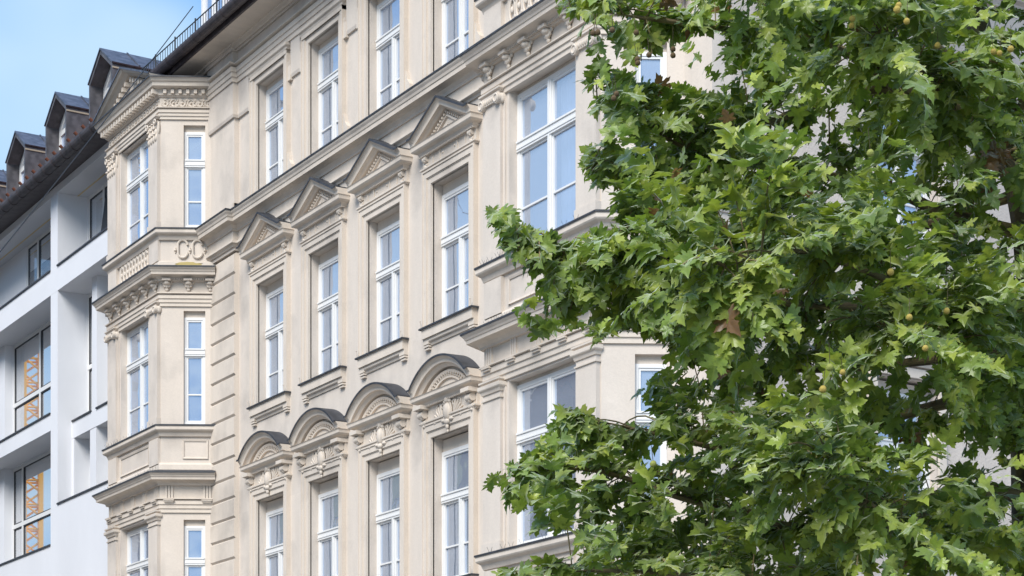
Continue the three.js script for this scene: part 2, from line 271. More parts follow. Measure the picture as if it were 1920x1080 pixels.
  obj('head_moulding', [sweep([[c - .80, .0], [c - .80, .07], [c + .80, .07], [c + .80, .0]], small(.06, b + .17, b + .27)), box(c - .80, c + .80, b + .1, b + .18, 0, .085)], M.trim, o);
  obj('surround_ear', [box(c - .9, c - .78, 15.32, 15.58, 0, .06), box(c + .78, c + .9, 15.32, 15.58, 0, .06), ...[-1, 1].flatMap(s => [box(c + s * .84 - .035, c + s * .84 - .012, 15.58, 15.66, 0, .06), box(c + s * .84 + .012, c + s * .84 + .035, 15.58, 15.66, 0, .06)])], M.trim, o);
  obj('surround_foot', [plate([[c - .8, 13.60], [c - .98, 13.60], [c - .95, 13.82], [c - .86, 13.92], [c - .83, 14.05], [c - .8, 14.05]], [], -.02, .065), plate([[c + .8, 13.60], [c + .98, 13.60], [c + .95, 13.82], [c + .86, 13.92], [c + .83, 14.05], [c + .8, 14.05]], [], -.02, .065)], M.trim, o);
}
// string cornice between the second and third floors, top bands, eaves
obj('string_cornice', [sweep(stepPath(), [...cyma(.30, 13.24, 13.54)]), sweep(stepPath(), small(.09, 12.96, 13.05)), sweep(stepPath(), flat(.05, 13.05, 13.26))], M.trim, cream);
obj('cornice_flashing', [sweep(stepPath(), leadTop(.30, 13.545, .07))], M.lead, cream);
for (const pa of [[[-8.02, .1], [-6.88, .1], [-6.88, 0], [AXES[3] - .9, 0]], ...[2, 1, 0].map(i => [[AXES[i + 1] + .9, 0], [AXES[i] - .9, 0]]), [[AXES[0] + .9, 0], [3.22, 0]]]) obj('upper_wall_band', [sweep(pa, [[-.03, 15.36], [.035, 15.36], [.05, 15.41], [.05, 16.02], [-.03, 16.02]])], M.cream, cream);
obj('fascia_band', [sweep(stepPath(), steps(16.0, 16.26, [.075, .095, .115])), sweep(stepPath(), small(.16, 16.255, 16.33))], M.trim, cream);
obj('frieze_band', [sweep(stepPath(), flat(.06, 16.33, 16.56)), sweep(stepPath(), steps(16.56, 16.68, [.10, .14]))], M.cream, cream);
obj('eaves_soffit', [sweep([[-11.6, .1], [7.8, .1]], [[-.12, 16.66], [.50, 16.66], [.50, 16.74], [-.12, 16.74]]), sweep([[-11.6, .1], [7.8, .1]], small(.12, 16.6, 16.662))], M.trim, cream);
{
  const p = []; for (let i = 0; i <= 10; i++) { const t = Math.PI + Math.PI * i / 10; p.push([.64 + .115 * Math.cos(t), 16.83 + .125 * Math.sin(t)]); }
  const gp = [...p, [.745, 16.83], ...p.slice(1, -1).reverse().map(([a, b]) => [.64 + (a - .64) * .92, b + .012]), [.535, 16.83]];
  const joints = []; for (let x = -11; x < 7.6; x += 1.3) joints.push(sweep([[x - .012, .1], [x + .012, .1]], p.map(([a, b]) => [.64 + (a - .64) * 1.07, 16.83 + (b - 16.83) * 1.07])));
  obj('gutter', [sweep([[-11.6, .1], [7.9, .1]], gp), ...joints, box(-11.6, 7.9, 16.66, 16.78, .6, .64)], M.gutter, cream);
  const r = [], y0 = 16.93, z0 = .70;
  for (let x = -11.3; x < 7.8; x += .125) r.push(bar([x, y0 - .06, z0], [x, y0 + .25, z0], .007, 4));
  for (const y of [y0 - .02, y0 + .25]) r.push(bar([-11.4, y, z0], [7.8, y, z0], .012, 5));
  for (let x = -11.3; x < 7.8; x += 1) r.push(bar([x, y0 - .12, z0], [x, y0 + .30, z0], .016, 5));
  obj('snow_guard', r, M.iron, cream);
  obj('roof', [plate([[-.66, 16.8], [-.3, 17.05], [5.95, 21.95], [5.95, 21.75], [-.3, 16.78]], [], -7.8, 11.58).rotateY(Math.PI / 2)], M.tile, cream);
  // roof dormers of the cream building
  for (const x of [-8.3, -3.9, .4, 4.8]) {
    const d = grp('dormer', cream);
    obj('dormer_wall', [box(x - .62, x + .62, 17.0, 19.2, -2.4, -.16)], M.cladding, d);
    obj('dormer_roof', [box(x - .72, x + .72, 19.2, 19.3, -2.4, -.05)], M.zinc, d);
    put(makeWindow({ w: 1.0, h: 1.7 }), d, x, 17.35, -.08).name = 'dormer_window';
    obj('dormer_surround', [plate(rect(x - .54, x + .60, 17.02, 19.2), [[x - .48, x + .48, 17.38, 19.02]], -.155, -.06)], M.paint, d);
  }
}
// corner pier with quoins
{
  obj('pier', [box(-8.02, -6.88, 12.9, 16.05, -.02, .1), box(-8.02, -6.88, 13.6, 13.78, 0, .13)], M.cream, cream);
  obj('pier_panel', [sweep([[-7.75, 15.47], [-7.75, 15.93], [-7.02, 15.93], [-7.02, 15.47]], [[0, .09], [0, .125], [-.03, .115], [-.03, .09]], 'front'), box(-7.74, -7.03, 15.84, 15.9, .09, .13)], M.trim, cream);
  for (let y = 4.9, i = 0; y < 12.8; y += .379, i++) { const g = sweep([[-8.02, .02], [-6.88, .02]], [[-.03, y], [.05, y], [.085, y + .035], [.085, y + .344], [.05, y + .379], [-.03, y + .379]]); obj('quoin', [g], M.trim, cream); }
}
// ------------------------------------------------------------------ bay windows
function bay(cx, hw) {
  const o = grp('bay_window', cream), D = .92, DX = .52, xl = cx - hw, xr = cx + hw, L = Math.hypot(D, DX);
  const P = [[xl - DX, 0], [xl, D], [xr, D], [xr + DX, 0]];
  const add = (n, g, m = M.trim) => obj(n, g, m, o);
  const sideAt = g => { const a = Math.atan2(D, DX), q = g; return q.rotateY(a).translate(xr, 0, D); };     // local x along the right side from the corner to the wall, local z outwards
  const mirror = g => { const q = g.clone().scale(-1, 1, 1); return q.translate(2 * cx, 0, 0); };
  const flip = g => { const q = clean(mirror(g)), p = q.attributes.position.array; for (let i = 0; i < p.length; i += 9) for (let k = 0; k < 3; k++) { const t = p[i + 3 + k]; p[i + 3 + k] = p[i + 6 + k]; p[i + 6 + k] = t; } q.computeVertexNormals(); return q; };
  const ys = [[5.85, 8.14], [9.86, 12.12], [13.6, 15.66]], ow = hw - .6, sc = .60 * L, sw = .205;
  add('front_wall', [plate(rect(xl, xr, 4.6, 16.2), ys.map(([a, b]) => [cx - ow, cx + ow, a, b]), D - .22, D)], M.cream);
  const side = sideAt(plate(rect(0, L + .1, 4.6, 16.2), ys.map(([a, b]) => [sc - sw, sc + sw, a, b - .1]), -.2, 0));
  add('side_wall', [side], M.cream); add('side_wall', [flip(side)], M.cream);
  // windows
  ys.forEach(([a, b], i) => {
    const w = makeWindow({ w: ow * 2, h: b - a, head: .06, mullionUp: true, upper: .33, curtain: i === 1 ? .52 : 0 }); w.updateMatrixWorld(true);
    const s = makeWindow({ w: sw * 2, h: b - a - .1, head: .12, ear: .05, mullionLow: false, upper: .33 });
    const bring = (win, f) => { for (const m of [...win.children]) { const q = new THREE.Mesh(clean(f(m.geometry.clone())), m.material); q.name = m.name; q.castShadow = q.receiveShadow = true; o.add(q); } };
    bring(w, g => g.translate(cx, a + .01, D - .13));
    bring(s, g => sideAt(g.translate(sc, a + .01, -.06))); bring(s, g => flip(sideAt(g.translate(sc, a + .01, -.06))));
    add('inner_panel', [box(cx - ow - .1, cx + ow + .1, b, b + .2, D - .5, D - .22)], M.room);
  });
  // pilasters and capitals on the front
  for (const s of [-1, 1]) {
    const x0 = s < 0 ? xl + .02 : xr - .48, x1 = x0 + .46, z = D + .07, xm = (x0 + x1) / 2;
    for (const [i, [a, b]] of ys.entries()) {
      add('pilaster', [box(x0, x1, a - .03, b - .02, D - .02, z), box(x0 - .02, x1 + .02, a - .03, a + .12, D - .02, z + .02), box(x0 + .46 * (s < 0 ? 1 : -.11), x0 + .46 * (s < 0 ? 1.11 : 0), a, b, D - .01, D + .025)], M.cream);
      const U = [[x0, D], [x0, z], [x1, z], [x1, D]], y = b - .05;
      const c = [sweep(U, small(.05, y + .06, y + .12))];
      if (i === 0) c.push(sweep(U, small(.06, y - .06, y + .06)), sweep(U, flat(.02, y - .15, y - .13)));
      if (i === 1) { for (const k of [-1, 1]) c.push(cyl(xm + k * .2, y - .03, z + .01, .075, .1, 'z'), ringG(xm + k * .2, y - .03, z + .06, .05, .014)); c.push(box(x0, x1, y - .06, y + .06, D, z + .035)); for (let k = -3; k <= 3; k++) c.push(ball(xm + k * .05, y - .01, z + .035, .02, .04, .025, 6, 5)); c.push(ball(x1 + .02, y - .03, z - .03, .03, .07, .06), ball(x0 - .02, y - .03, z - .03, .03, .07, .06)); }
      if (i === 2) { for (const [row, n, h] of [[-.28, 4, .1], [-.17, 3, .1], [-.06, 4, .08]]) for (let k = 0; k < n; k++) { const xx = x0 + .46 * (k + .5) / n; c.push(ball(xx, y + row, z, .055, h * .75, .035, 7, 6), ball(xx, y + row + h * .55, z + .035, .035, .025, .03, 6, 5)); } for (const k of [-1, 1]) c.push(ringG(xm + k * .2, y, z + .04, .045, .018), ball(k > 0 ? x1 : x0, y - .1, z - .03, .03, .12, .03)); }
      add('capital', c);
    }
  }
  // entablatures, shared profiles swept round the bay
  const arch = (a, b) => add('architrave', [sweep(P, steps(a, b, [.03, .05, .07])), sweep(P, small(.10, b - .005, b + .035))]);
  const cornice = (a, b, d) => { add('cornice', [sweep(P, cyma(d, a, b))]); add('lead_flashing', [sweep(P, leadTop(d, b + .004, .10))], M.lead); };
  cornice(4.70, 4.92, .31); add('plinth', [sweep(P, [[-.03, 4.94], [.06, 4.94], [.05, 5.12], [.02, 5.16], [-.03, 5.16]])]);
  // first to second floor
  arch(8.17, 8.40); add('frieze', [sweep(P, flat(.03, 8.42, 8.72))]); cornice(8.68, 8.90, .31);
  const local = (g, u, where) => where === 0 ? g.translate(u, 0, D) : where === 1 ? sideAt(g.translate(u, 0, 0)) : flip(sideAt(g.translate(u, 0, 0)));
  for (const [w, list] of [[0, [-1, -.5, 0, .5, 1].map(k => cx + k * (hw - .14))], [1, [.16, .88]], [2, [.16, .88]]]) for (const u of list) {
    const t = []; for (let k = -1; k <= 1; k++) t.push(box(k * .055 - .02, k * .055 + .02, 8.44, 8.69, .02, .055)); t.push(box(-.10, .10, 8.385, 8.405, .02, .12), box(-.085, .085, 8.355, 8.385, .02, .10));
    add('triglyph', [local(join(t), u, w)]);
  }
  // panelled parapet below the second floor window
  add('plinth', [sweep(P, [[-.03, 8.9], [.06, 8.9], [.05, 9.08], [.02, 9.12], [-.03, 9.12]])]);
  const frame = (x0, x1, y0, y1, z, d = .025, t = .03) => sweep([[x0, y0], [x0, y1], [x1, y1], [x1, y0], [x0, y0]], [[0, z - .02], [0, z + d], [-t, z + d * .6], [-t, z - .02]], 'front');
  add('panel', [frame(cx - ow, cx + ow, 9.18, 9.55, D)]); add('panel', [sideAt(frame(sc - .22, sc + .26, 9.2, 9.56, 0))]);
  for (const s of [-1, 1]) add('pedestal', [box(cx + s * (hw - .25) - .23, cx + s * (hw - .25) + .23, 9.10, 9.6, D - .02, D + .06)], M.cream);
  const sillC = (a, b) => { add('sill_cornice', [sweep(P, small(.14, a, b))]); add('lead_flashing', [sweep(P, leadTop(.14, b + .004, .045))], M.lead); };
  sillC(9.62, 9.82); sillC(5.62, 5.82); add('panel', [frame(cx - ow, cx + ow, 5.18, 5.55, D)]); add('panel', [sideAt(frame(sc - .22, sc + .26, 5.2, 5.56, 0))]);
  for (const s of [-1, 1]) add('pedestal', [box(cx + s * (hw - .25) - .23, cx + s * (hw - .25) + .23, 5.10, 5.6, D - .02, D + .06)], M.cream);
  // second to third floor: masks under the cornice
  arch(12.10, 12.31); add('frieze', [sweep(P, flat(.03, 12.33, 12.62))]); cornice(12.56, 12.79, .32);
  const mask = () => { const g = join([box(-.1, .1, 12.555, 12.6, 0, .24), ball(0, 12.52, .12, .085, .05, .09), ball(0, 12.475, .09, .055, .06, .06), ball(-.06, 12.50, .085, .035, .05, .04), ball(.06, 12.50, .085, .035, .05, .04), ball(0, 12.44, .10, .025, .03, .03), ball(0, 12.40, .07, .045, .04, .04), ball(-.025, 12.49, .14, .016), ball(.025, 12.49, .14, .016), ball(-.1, 12.545, .07, .03, .04, .04), ball(.1, 12.545, .07, .03, .04, .04), ball(-.05, 12.46, .105, .028, .028, .025), ball(.05, 12.46, .105, .028, .028, .025), ball(0, 12.555, .17, .03, .03, .03), box(-.1, .1, 12.335, 12.355, .02, .085)]); return g.translate(0, -12.6, 0).scale(.82, .95, .72).translate(0, 12.6, 0); };
  for (const [w, list] of [[0, [-1, -.6, -.2, .2, .6, 1].map(k => cx + k * (hw - .16))], [1, [.12, .53, .94]], [2, [.12, .53, .94]]]) for (const u of list) add('mask_bracket', [local(mask(), u, w)]);
  const dent = []; for (let x = xl - .02; x < xr + .02; x += .046) dent.push(box(x, x + .024, 12.575, 12.61, D, D + .13)); for (let u = .03; u < L - .02; u += .046) { const g = box(u, u + .024, 12.575, 12.61, 0, .13); dent.push(sideAt(g)); }
  add('dentil_row', dent).userData.kind = 'stuff';
  add('plinth', [sweep(P, [[-.03, 12.8], [.09, 12.8], [.08, 12.93], [.03, 12.96], [-.03, 12.96]])]);
  // balustrade relief on the front, two rings on the side
  add('balustrade_recess', [frame(cx - ow, cx + ow, 12.98, 13.35, D)]);
  for (let i = 0; i < 9; i++) { const x = cx - ow + .12 + i * (2 * ow - .24) / 8; add('balustrade_ring', [ringG(x, 13.165, D + .015, .085, .024, .85, 2.0), ball(x, 13.165, D + .02, .03, .05, .03), ball(x + (ow - .12) / 8, 13.05, D + .02, .03, .03, .025), ball(x + (ow - .12) / 8, 13.28, D + .02, .03, .03, .025)]); }
  for (const s of [-1, 1]) add('pedestal', [box(cx + s * (hw - .25) - .23, cx + s * (hw - .25) + .23, 12.97, 13.37, D - .02, D + .06)], M.cream);
  const stadium = (u, t) => { const q = []; for (let i = 0; i <= 24; i++) { const a = Math.PI * 2 * i / 24, s = Math.sin(a); q.push([u + .072 * Math.cos(a), 13.195 + .08 * s + (s >= 0 ? .07 : -.07)]); } return sweep(q, [[0, -.01], [0, .035], [-t * .5, .045], [-t, .035], [-t, -.01]], 'front'); };
  for (const u of [sc - .22, sc + .06]) add('stadium_ring', [sideAt(stadium(u, .036))]);
  for (const u of [sc - .36, sc - .08, sc + .20]) add('rosette', [sideAt(join([ball(u, 13.17, .015, .028, .028, .03), ball(u, 13.21, .01, .015, .02, .015), ball(u, 13.13, .01, .015, .02, .015)]))]);
  sillC(13.36, 13.56);
  if (cx < 0) { const q = []; for (let i = 0; i < 26; i++) { const a = Math.PI * 2 * i / 26, r = .75 + .5 * hash3(i, 3, 8); q.push([sc - .10 + .24 * r * Math.cos(a), 12.885 + .04 * r * Math.sin(a)]); } add('lichen_stain', [sideAt(plate(q, [], .085, .094))], M.lichen); }
  // top: scroll frieze, dentils, crowning cornice, pediment
  arch(15.66, 15.84); add('frieze', [sweep(P, flat(.03, 15.86, 16.09))]);
  const scr = (u, k) => join([ringG(u, 15.965, .035, .062, .017, 1, 1, 5, k), ball(u, 15.965, .035, .024, .024, .03, 6, 5), ball(u + .08, 15.965 + (k > 1 ? .05 : -.05), .03, .032, .022, .025, 6, 5), ball(u + .08, 15.965 - (k > 1 ? .05 : -.05), .03, .018, .03, .02, 6, 5)]);
  const fr = []; for (let i = 0; i < 17; i++) fr.push(local(scr(0, i % 2 ? 0 : 3.1), xl + .1 + i * (2 * hw - .2) / 16, 0)); for (let i = 0; i < 6; i++) { fr.push(local(scr(0, i % 2 ? 0 : 3.1), .08 + i * .165, 1)); fr.push(local(scr(0, i % 2 ? 0 : 3.1), .08 + i * .165, 2)); }
  add('scroll_ornament', fr);
  add('cornice', [sweep(P, [[-.03, 16.07], [.05, 16.07], [.07, 16.10], [.09, 16.10], [.09, 16.20], [.16, 16.21], [.22, 16.23], [.23, 16.29], [.26, 16.31], [.29, 16.36], [.30, 16.38], [-.03, 16.38]])]);
  add('lead_flashing', [sweep(P, leadTop(.30, 16.384, .10))], M.lead);
  const d3 = []; for (let x = xl - .03; x < xr + .03; x += .145) d3.push(box(x, x + .075, 16.11, 16.195, D + .05, D + .20)); for (let u = .06; u < L - .04; u += .145) d3.push(sideAt(box(u, u + .06, 16.115, 16.19, .05, .15)));
  for (const g of d3) add('dentil', [g]);
  const pk = 17.03, rk = [[xl - .1, 16.36], [cx, pk - .10], [xr + .1, 16.36]];
  { const q = []; for (const [y, d] of [[8.99, .12], [12.88, .12], [9.86, .10], [5.86, .10]]) for (let x = xl + .05; x < xr; x += .07) { if (hash3(Math.round(x * 50), Math.round(y * 9), 4) > .3) continue; q.push(bar([x, y - .05, D + d], [x - .03, y + .05, D + d + .035], .0022, 3), bar([x, y - .05, D + d], [x + .04, y + .045, D + d - .01], .0022, 3)); } add('bird_spikes', q, M.iron).userData.kind = 'stuff'; }
  add('tympanum', [plate([[xl, 16.36], [xr, 16.36], [cx, pk - .10]], [], D - .1, D + .05)]);
  add('raking_cornice', [sweep(rk, [[0, D - .1], [0, D + .14], [.04, D + .2], [.05, D + .26], [.10, D + .30], [.10, D - .1]], 'front')]);
  add('lead_flashing', [sweep(rk, [[.102, D - 1], [.102, D + .31], [.085, D + .31], [.085, D + .32], [.12, D + .32], [.12, D - 1]], 'front')], M.zinc);
  for (let i = 1; i < 9; i++) for (const s of [-1, 1]) { const q = i / 9; if (i < 8) add('dentil', [box(cx + s * q * (hw - .05) - .035, cx + s * q * (hw - .05) + .035, pk - .22 - q * .54, pk - .14 - q * .54, D + .04, D + .16)]); }
  add('tympanum_relief', [sweep([[cx - .5, 16.44], [cx, 16.68], [cx + .5, 16.44]], [[0, D + .04], [0, D + .08], [-.03, D + .08], [-.03, D + .04]], 'front'), ball(cx, 16.5, D + .06, .08, .06, .04)]);
  add('bay_roof', [plate([[xl - .3, 16.40], [xr + .3, 16.40], [cx, pk]], [], -.1, D - .05)], M.zinc);
  add('bay_soffit', [plate([[xl - DX, 0], [xl, -D], [xr, -D], [xr + DX, 0]], [], 0, .2).rotateX(-Math.PI / 2 * -1).translate(0, 4.7, 0)], M.trim);
  return o;
}
bay(BAYL, 1.37); bay(BAYR, 1.43);
// flank wall round the corner
{
  const f = grp('side_elevation', cream, [XW1, 0, 0], Math.PI / 2), zs = [3.25], LEN = 6.0;
  const holes = FLOORS.map(([a, b]) => [2.68, 3.78, a, b - .1]);
  obj('wall', [plate(rect(.3, LEN, 0, 17), holes, -.3, 0)], M.flank, f);
  obj('gable', [plate([[.35, 17], [LEN, 17], [LEN, 21.6]], [], -.29, -.01)], M.flank, f); obj('string_course', [sweep([[0, 0], [LEN, 0]], small(.07, 9.72, 9.86))], M.flank, f); obj('string_course', [sweep([[0, 0], [LEN, 0]], small(.16, 13.3, 13.5))], M.flank, f);
  const w = makeWindow({ w: 1.1, h: 2.1, head: .12, curtain: .4 });
  for (const [a, b] of FLOORS) {
    for (const m of w.children) { const q = m.clone(); q.geometry = m.geometry; q.position.set(3.23, a + .01, -.15); f.add(q); }
    obj('window_hood', [sweep([[2.55, 0], [2.55, .04], [3.91, .04], [3.91, 0]], small(.09, b + .05, b + .15)), sweep([[2.68, a], [2.68, b - .1], [3.78, b - .1], [3.78, a]], [[0, -.02], [0, .05], [.12, .05], [.12, -.02]], 'front'), box(2.55, 3.91, a - .09, a, -.1, .09)], M.trim, f);
  }
}
// ------------------------------------------------------------------ the white modern building
const modern = tag(grp('apartment_building'), 'white modern apartment building with deep window recesses and dark dormers', 'apartment building');
{
  const XR = -11.6, XL = -27, A = -17.66, B = -17.17, Z = -.7;
  obj('eaves_beam', [box(XL, XR, 16.85, 17.02, Z - .3, 0)], M.white, modern);
  obj('eaves_joint', [box(XL, XR, 16.842, 16.852, -.5, -.47)], M.facing, modern);
  obj('pillar', [box(A, B, 8.85, 16.85, Z, -.002)], M.white, modern);
  obj('pillar', [box(-26.2, -25.6, 8.85, 16.85, Z, -.002)], M.white, modern);
  obj('parapet', [box(XL, XR, 14.6, 15.15, Z, 0)], M.white, modern);
  obj('parapet', [box(XL, A, 11.47, 11.85, Z, 0)], M.white, modern);
  obj('parapet', [box(B, XR, 11.22, 11.6, Z, -.33)], M.white, modern);
  obj('wall', [box(XL, A, 0, 8.8, Z, 0), box(A, XR, 0, 9.68, Z, 0), box(A, B, 8.6, 8.87, Z, -.004)], M.white, modern);
  const cope = (x0, x1, y, z0, z1) => obj('coping', [box(x0, x1, y, y + .035, z0, z1)], M.lead, modern);
  cope(XL, A, 15.15, Z, .03); cope(B, XR, 15.15, Z, .03); cope(XL, A, 11.85, Z, .03); cope(-17.1, -15.84, 11.6, Z, -.3); cope(-15.5, XR, 11.6, Z, -.3); cope(XL, A, 8.8, Z, .03); cope(B, XR, 9.68, Z, .03);
  // back wall of the recesses, with openings
  const H = [[-21.6, -18.6, 15.2, 16.84], [-17.1, -13.6, 15.2, 16.84], [-22.7, -18.9, 11.9, 14.58], [-17.16, -16.3, 11.64, 14.58], [-15.6, -14.0, 11.64, 14.58], [-22.75, -18.9, 8.85, 11.45], [-16.99, -16.3, 9.72, 11.2], [-15.6, -14.0, 9.72, 11.2]];
  obj('recess_wall', [plate(rect(XL, XR, 8.6, 17), H, Z - .2, Z)], M.white, modern);
  obj('recess_panel', [box(B, -17.0, 9.7, 11.22, Z, -.335)], M.white, modern);
  obj('fin', [box(-15.82, -15.5, 11.6, 14.6, Z, -.34)], M.white, modern); obj('fin', [box(-15.95, -15.55, 9.7, 11.22, Z, -.34)], M.white, modern);
  obj('side_pier', [box(-23.6, -22.72, 11.85, 14.6, Z, -.5), box(-23.6, -22.78, 8.8, 11.47, Z, -.5)], M.white, modern);
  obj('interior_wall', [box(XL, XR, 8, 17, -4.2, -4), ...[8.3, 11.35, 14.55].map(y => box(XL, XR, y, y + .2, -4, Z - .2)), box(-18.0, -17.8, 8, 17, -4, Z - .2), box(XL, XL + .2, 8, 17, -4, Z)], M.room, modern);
  const win = (x0, x1, y0, y1, verts, trans, fr = M.paint) => {
    const w = grp('window', modern), t = .07, z = Z - .02, f = [box(x0, x0 + t, y0, y1, z - .05, z), box(x1 - t, x1, y0, y1, z - .05, z), box(x0, x1, y1 - t, y1, z - .05, z - .001), box(x0, x1, y0, y0 + t, z - .05, z - .001)];
    for (const v of verts) f.push(box(v - .05, v + .05, y0, y1, z - .05, z + .012)); for (const y of trans) f.push(box(x0, x1, y - .05, y + .05, z - .05, z + .01));
    obj('window_frame', f, fr, w);
    const xs = [x0, ...verts, x1], yy = [y0, ...trans, y1];
    for (let i = 0; i < xs.length - 1; i++) for (let j = 0; j < yy.length - 1; j++) { obj('gasket', [sweep([[xs[i] + .05, yy[j] + .05], [xs[i] + .05, yy[j + 1] - .05], [xs[i + 1] - .05, yy[j + 1] - .05], [xs[i + 1] - .05, yy[j] + .05], [xs[i] + .05, yy[j] + .05]], [[0, z - .04], [0, z - .004], [-.03, z - .004], [-.03, z - .04]], 'front')], M.dark, w); obj('pane', [new THREE.PlaneGeometry(xs[i + 1] - xs[i] - .08, yy[j + 1] - yy[j] - .08).translate((xs[i] + xs[i + 1]) / 2, (yy[j] + yy[j + 1]) / 2, z - .03)], M.clearGlass, w); }
    return w;
  };
  const [a, b, c, d, e, f2, g2, h2] = H;
  win(...a, [-20.75], []); win(...b, [-16.1], []); win(...c, [-20.6], [13.05]); win(...d, [], [12.9]); win(...e, [], []); win(...f2, [-21.96], [9.97]); win(...g2, [], []); win(...h2, [], []);
  obj('tilted_casement', [new THREE.BoxGeometry(1.5, 1.15, .05).rotateX(-.13).translate(-15.3, 15.95, Z + .02)], M.dark, modern);
  obj('window_rail', [bar([-22.4, 15.42, -.5], [-17.7, 15.42, -.5], .02), bar([-17.1, 15.42, -.5], [-12, 15.42, -.5], .02)], M.paint, modern);
  // gutter, tiles, roof
  const p = []; for (let i = 0; i <= 10; i++) { const t = Math.PI + Math.PI * i / 10; p.push([.48 + .13 * Math.cos(t), 17.13 + .16 * Math.sin(t)]); }
  const gp = [...p, ...p.slice().reverse().map(([q, r]) => [.48 + (q - .48) * .9, r + .012])], joints = [];
  for (let x = XL; x < XR - .3; x += .62) joints.push(sweep([[x - .015, 0], [x + .015, 0]], p.map(([q, r]) => [.48 + (q - .48) * 1.08, 17.13 + (r - 17.13) * 1.08])));
  obj('gutter', [sweep([[XL, 0], [-11.5, 0]], gp), ...joints], M.gutter, modern);
  obj('eaves_board', [box(XL, XR, 17.02, 17.12, -.6, .38)], M.gutter, modern);
  const tl = []; for (let x = XL; x < XR; x += .48) { const q = new THREE.CylinderGeometry(.05, .045, .3, 8, 1, true, -Math.PI / 2, Math.PI).rotateX(Math.PI / 2 - .7).translate(x, 17.25, .40); tl.push(q); }
  obj('roof_tile_row', tl, M.tile, modern).userData.kind = 'stuff';
  obj('roof', [plate([[-.42, 17.06], [-.2, 17.2], [3.6, 20.6], [3.6, 20.4], [-.2, 17.05]], [], XL, XR).rotateY(Math.PI / 2).translate(0, 0, 0)], M.tile, modern);
  for (let k = 0; k < 4; k++) {
    const x = -13.78 - 2.93 * k, o = grp('dormer', modern), hw = .72, y0 = 17.1, ys = 18.42, yp = 18.93;
    obj('hood', [plate([[x - hw, y0], [x + hw, y0], [x + hw, ys], [x, yp], [x - hw, ys]], [[[x - hw + .07, y0 + .1], [x + hw - .07, y0 + .1], [x + hw - .07, ys - .04], [x, yp - .09], [x - hw + .07, ys - .04]]], -1.9, .2)], M.cladding, o);
    obj('dormer_roof', [sweep([[x - hw - .03, ys - .005], [x, yp + .015], [x + hw + .03, ys - .005]], [[.0, -2.2], [.0, .22], [.03, .22], [.03, -2.2]], 'front'), ...[-.4, -1.0, -1.6].map(z => sweep([[x, yp + .045], [x + hw + .03, ys + .025]], [[0, z - .015], [0, z + .015], [.03, z + .015], [.03, z - .015]], 'front'))], M.zinc, o);
    obj('cheek_trim', [box(x + hw, x + hw + .015, ys - .10, ys - .065, -1.9, .2)], M.brass, o);
    const wz = -.10;
    obj('window_frame', [plate([[x - hw + .07, y0 + .1], [x + hw - .07, y0 + .1], [x + hw - .07, ys - .04], [x, yp - .09], [x - hw + .07, ys - .04]], [[x - hw + .17, x - .05, y0 + .2, ys - .24], [x + .05, x + hw - .17, y0 + .2, ys - .24], [[x - hw + .22, ys - .13], [x + hw - .22, ys - .13], [x, yp - .26]]], wz - .06, wz)], M.paint, o);
    obj('pane', [plate([[x - hw + .1, y0 + .12], [x + hw - .1, y0 + .12], [x + hw - .1, ys - .05], [x, yp - .12], [x - hw + .1, ys - .05]], [], wz - .04, wz - .036)], M.glass, o);
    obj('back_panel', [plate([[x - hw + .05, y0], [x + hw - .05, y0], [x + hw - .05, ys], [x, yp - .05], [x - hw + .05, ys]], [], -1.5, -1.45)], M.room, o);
  }
}
// ------------------------------------------------------------------ across the street: seen in the window panes
function facing(x0, x1, h, m, label) {
  const o = tag(grp('townhouse', null, [0, 0, 18.6]), label, 'townhouse'), holes = [];
  for (let x = x0 + 1.4; x < x1 - .8; x += 2.6) for (let y = 1.2; y < h - 2.6; y += 3.7) holes.push([x - .6, x + .6, y, y + 2.2]);
  obj('wall', [plate(rect(x0, x1, 0, h), holes, 0, .35)], m, o);
  obj('gable_wall', [box(x0, x0 + .3, 0, h, .35, 9), box(x1 - .3, x1, 0, h, .35, 9)], m, o);
  obj('interior_wall', [box(x0 + .3, x1 - .3, 0, h, 4, 4.3)], M.dark, o);
  obj('window_frame', holes.flatMap(([a, b, c, d]) => [box(a, a + .08, c, d, .1, .2), box(b - .08, b, c, d, .1, .2), box(a, b, d - .08, d, .1, .199), box(a, b, c, c + .08, .1, .199), box((a + b) / 2 - .05, (a + b) / 2 + .05, c, d, .1, .21), box(a, b, c + 1.4, c + 1.5, .1, .208)]), M.paint, o).userData.kind = 'stuff';
  obj('cornice', [box(x0, x1, h - .4, h, -.45, .05), ...[4.5, 8.2, 12].map(y => box(x0, x1, y, y + .22, -.14, .05))], M.trim, o);
  obj('roof', [new THREE.BoxGeometry(x1 - x0, .25, 7).rotateX(-.75).translate((x0 + x1) / 2, h + 2.2, 2.2)], M.tile, o);
}
facing(-75, -52, 16.2, M.facing2, 'brown townhouse across the street, mirrored in the panes');
facing(-52, -31, 17.2, M.facing, 'ochre townhouse across the street, mirrored in the first floor panes');
facing(-31, -6, 16.6, M.facing2, 'brick coloured townhouse with white windows across the street');
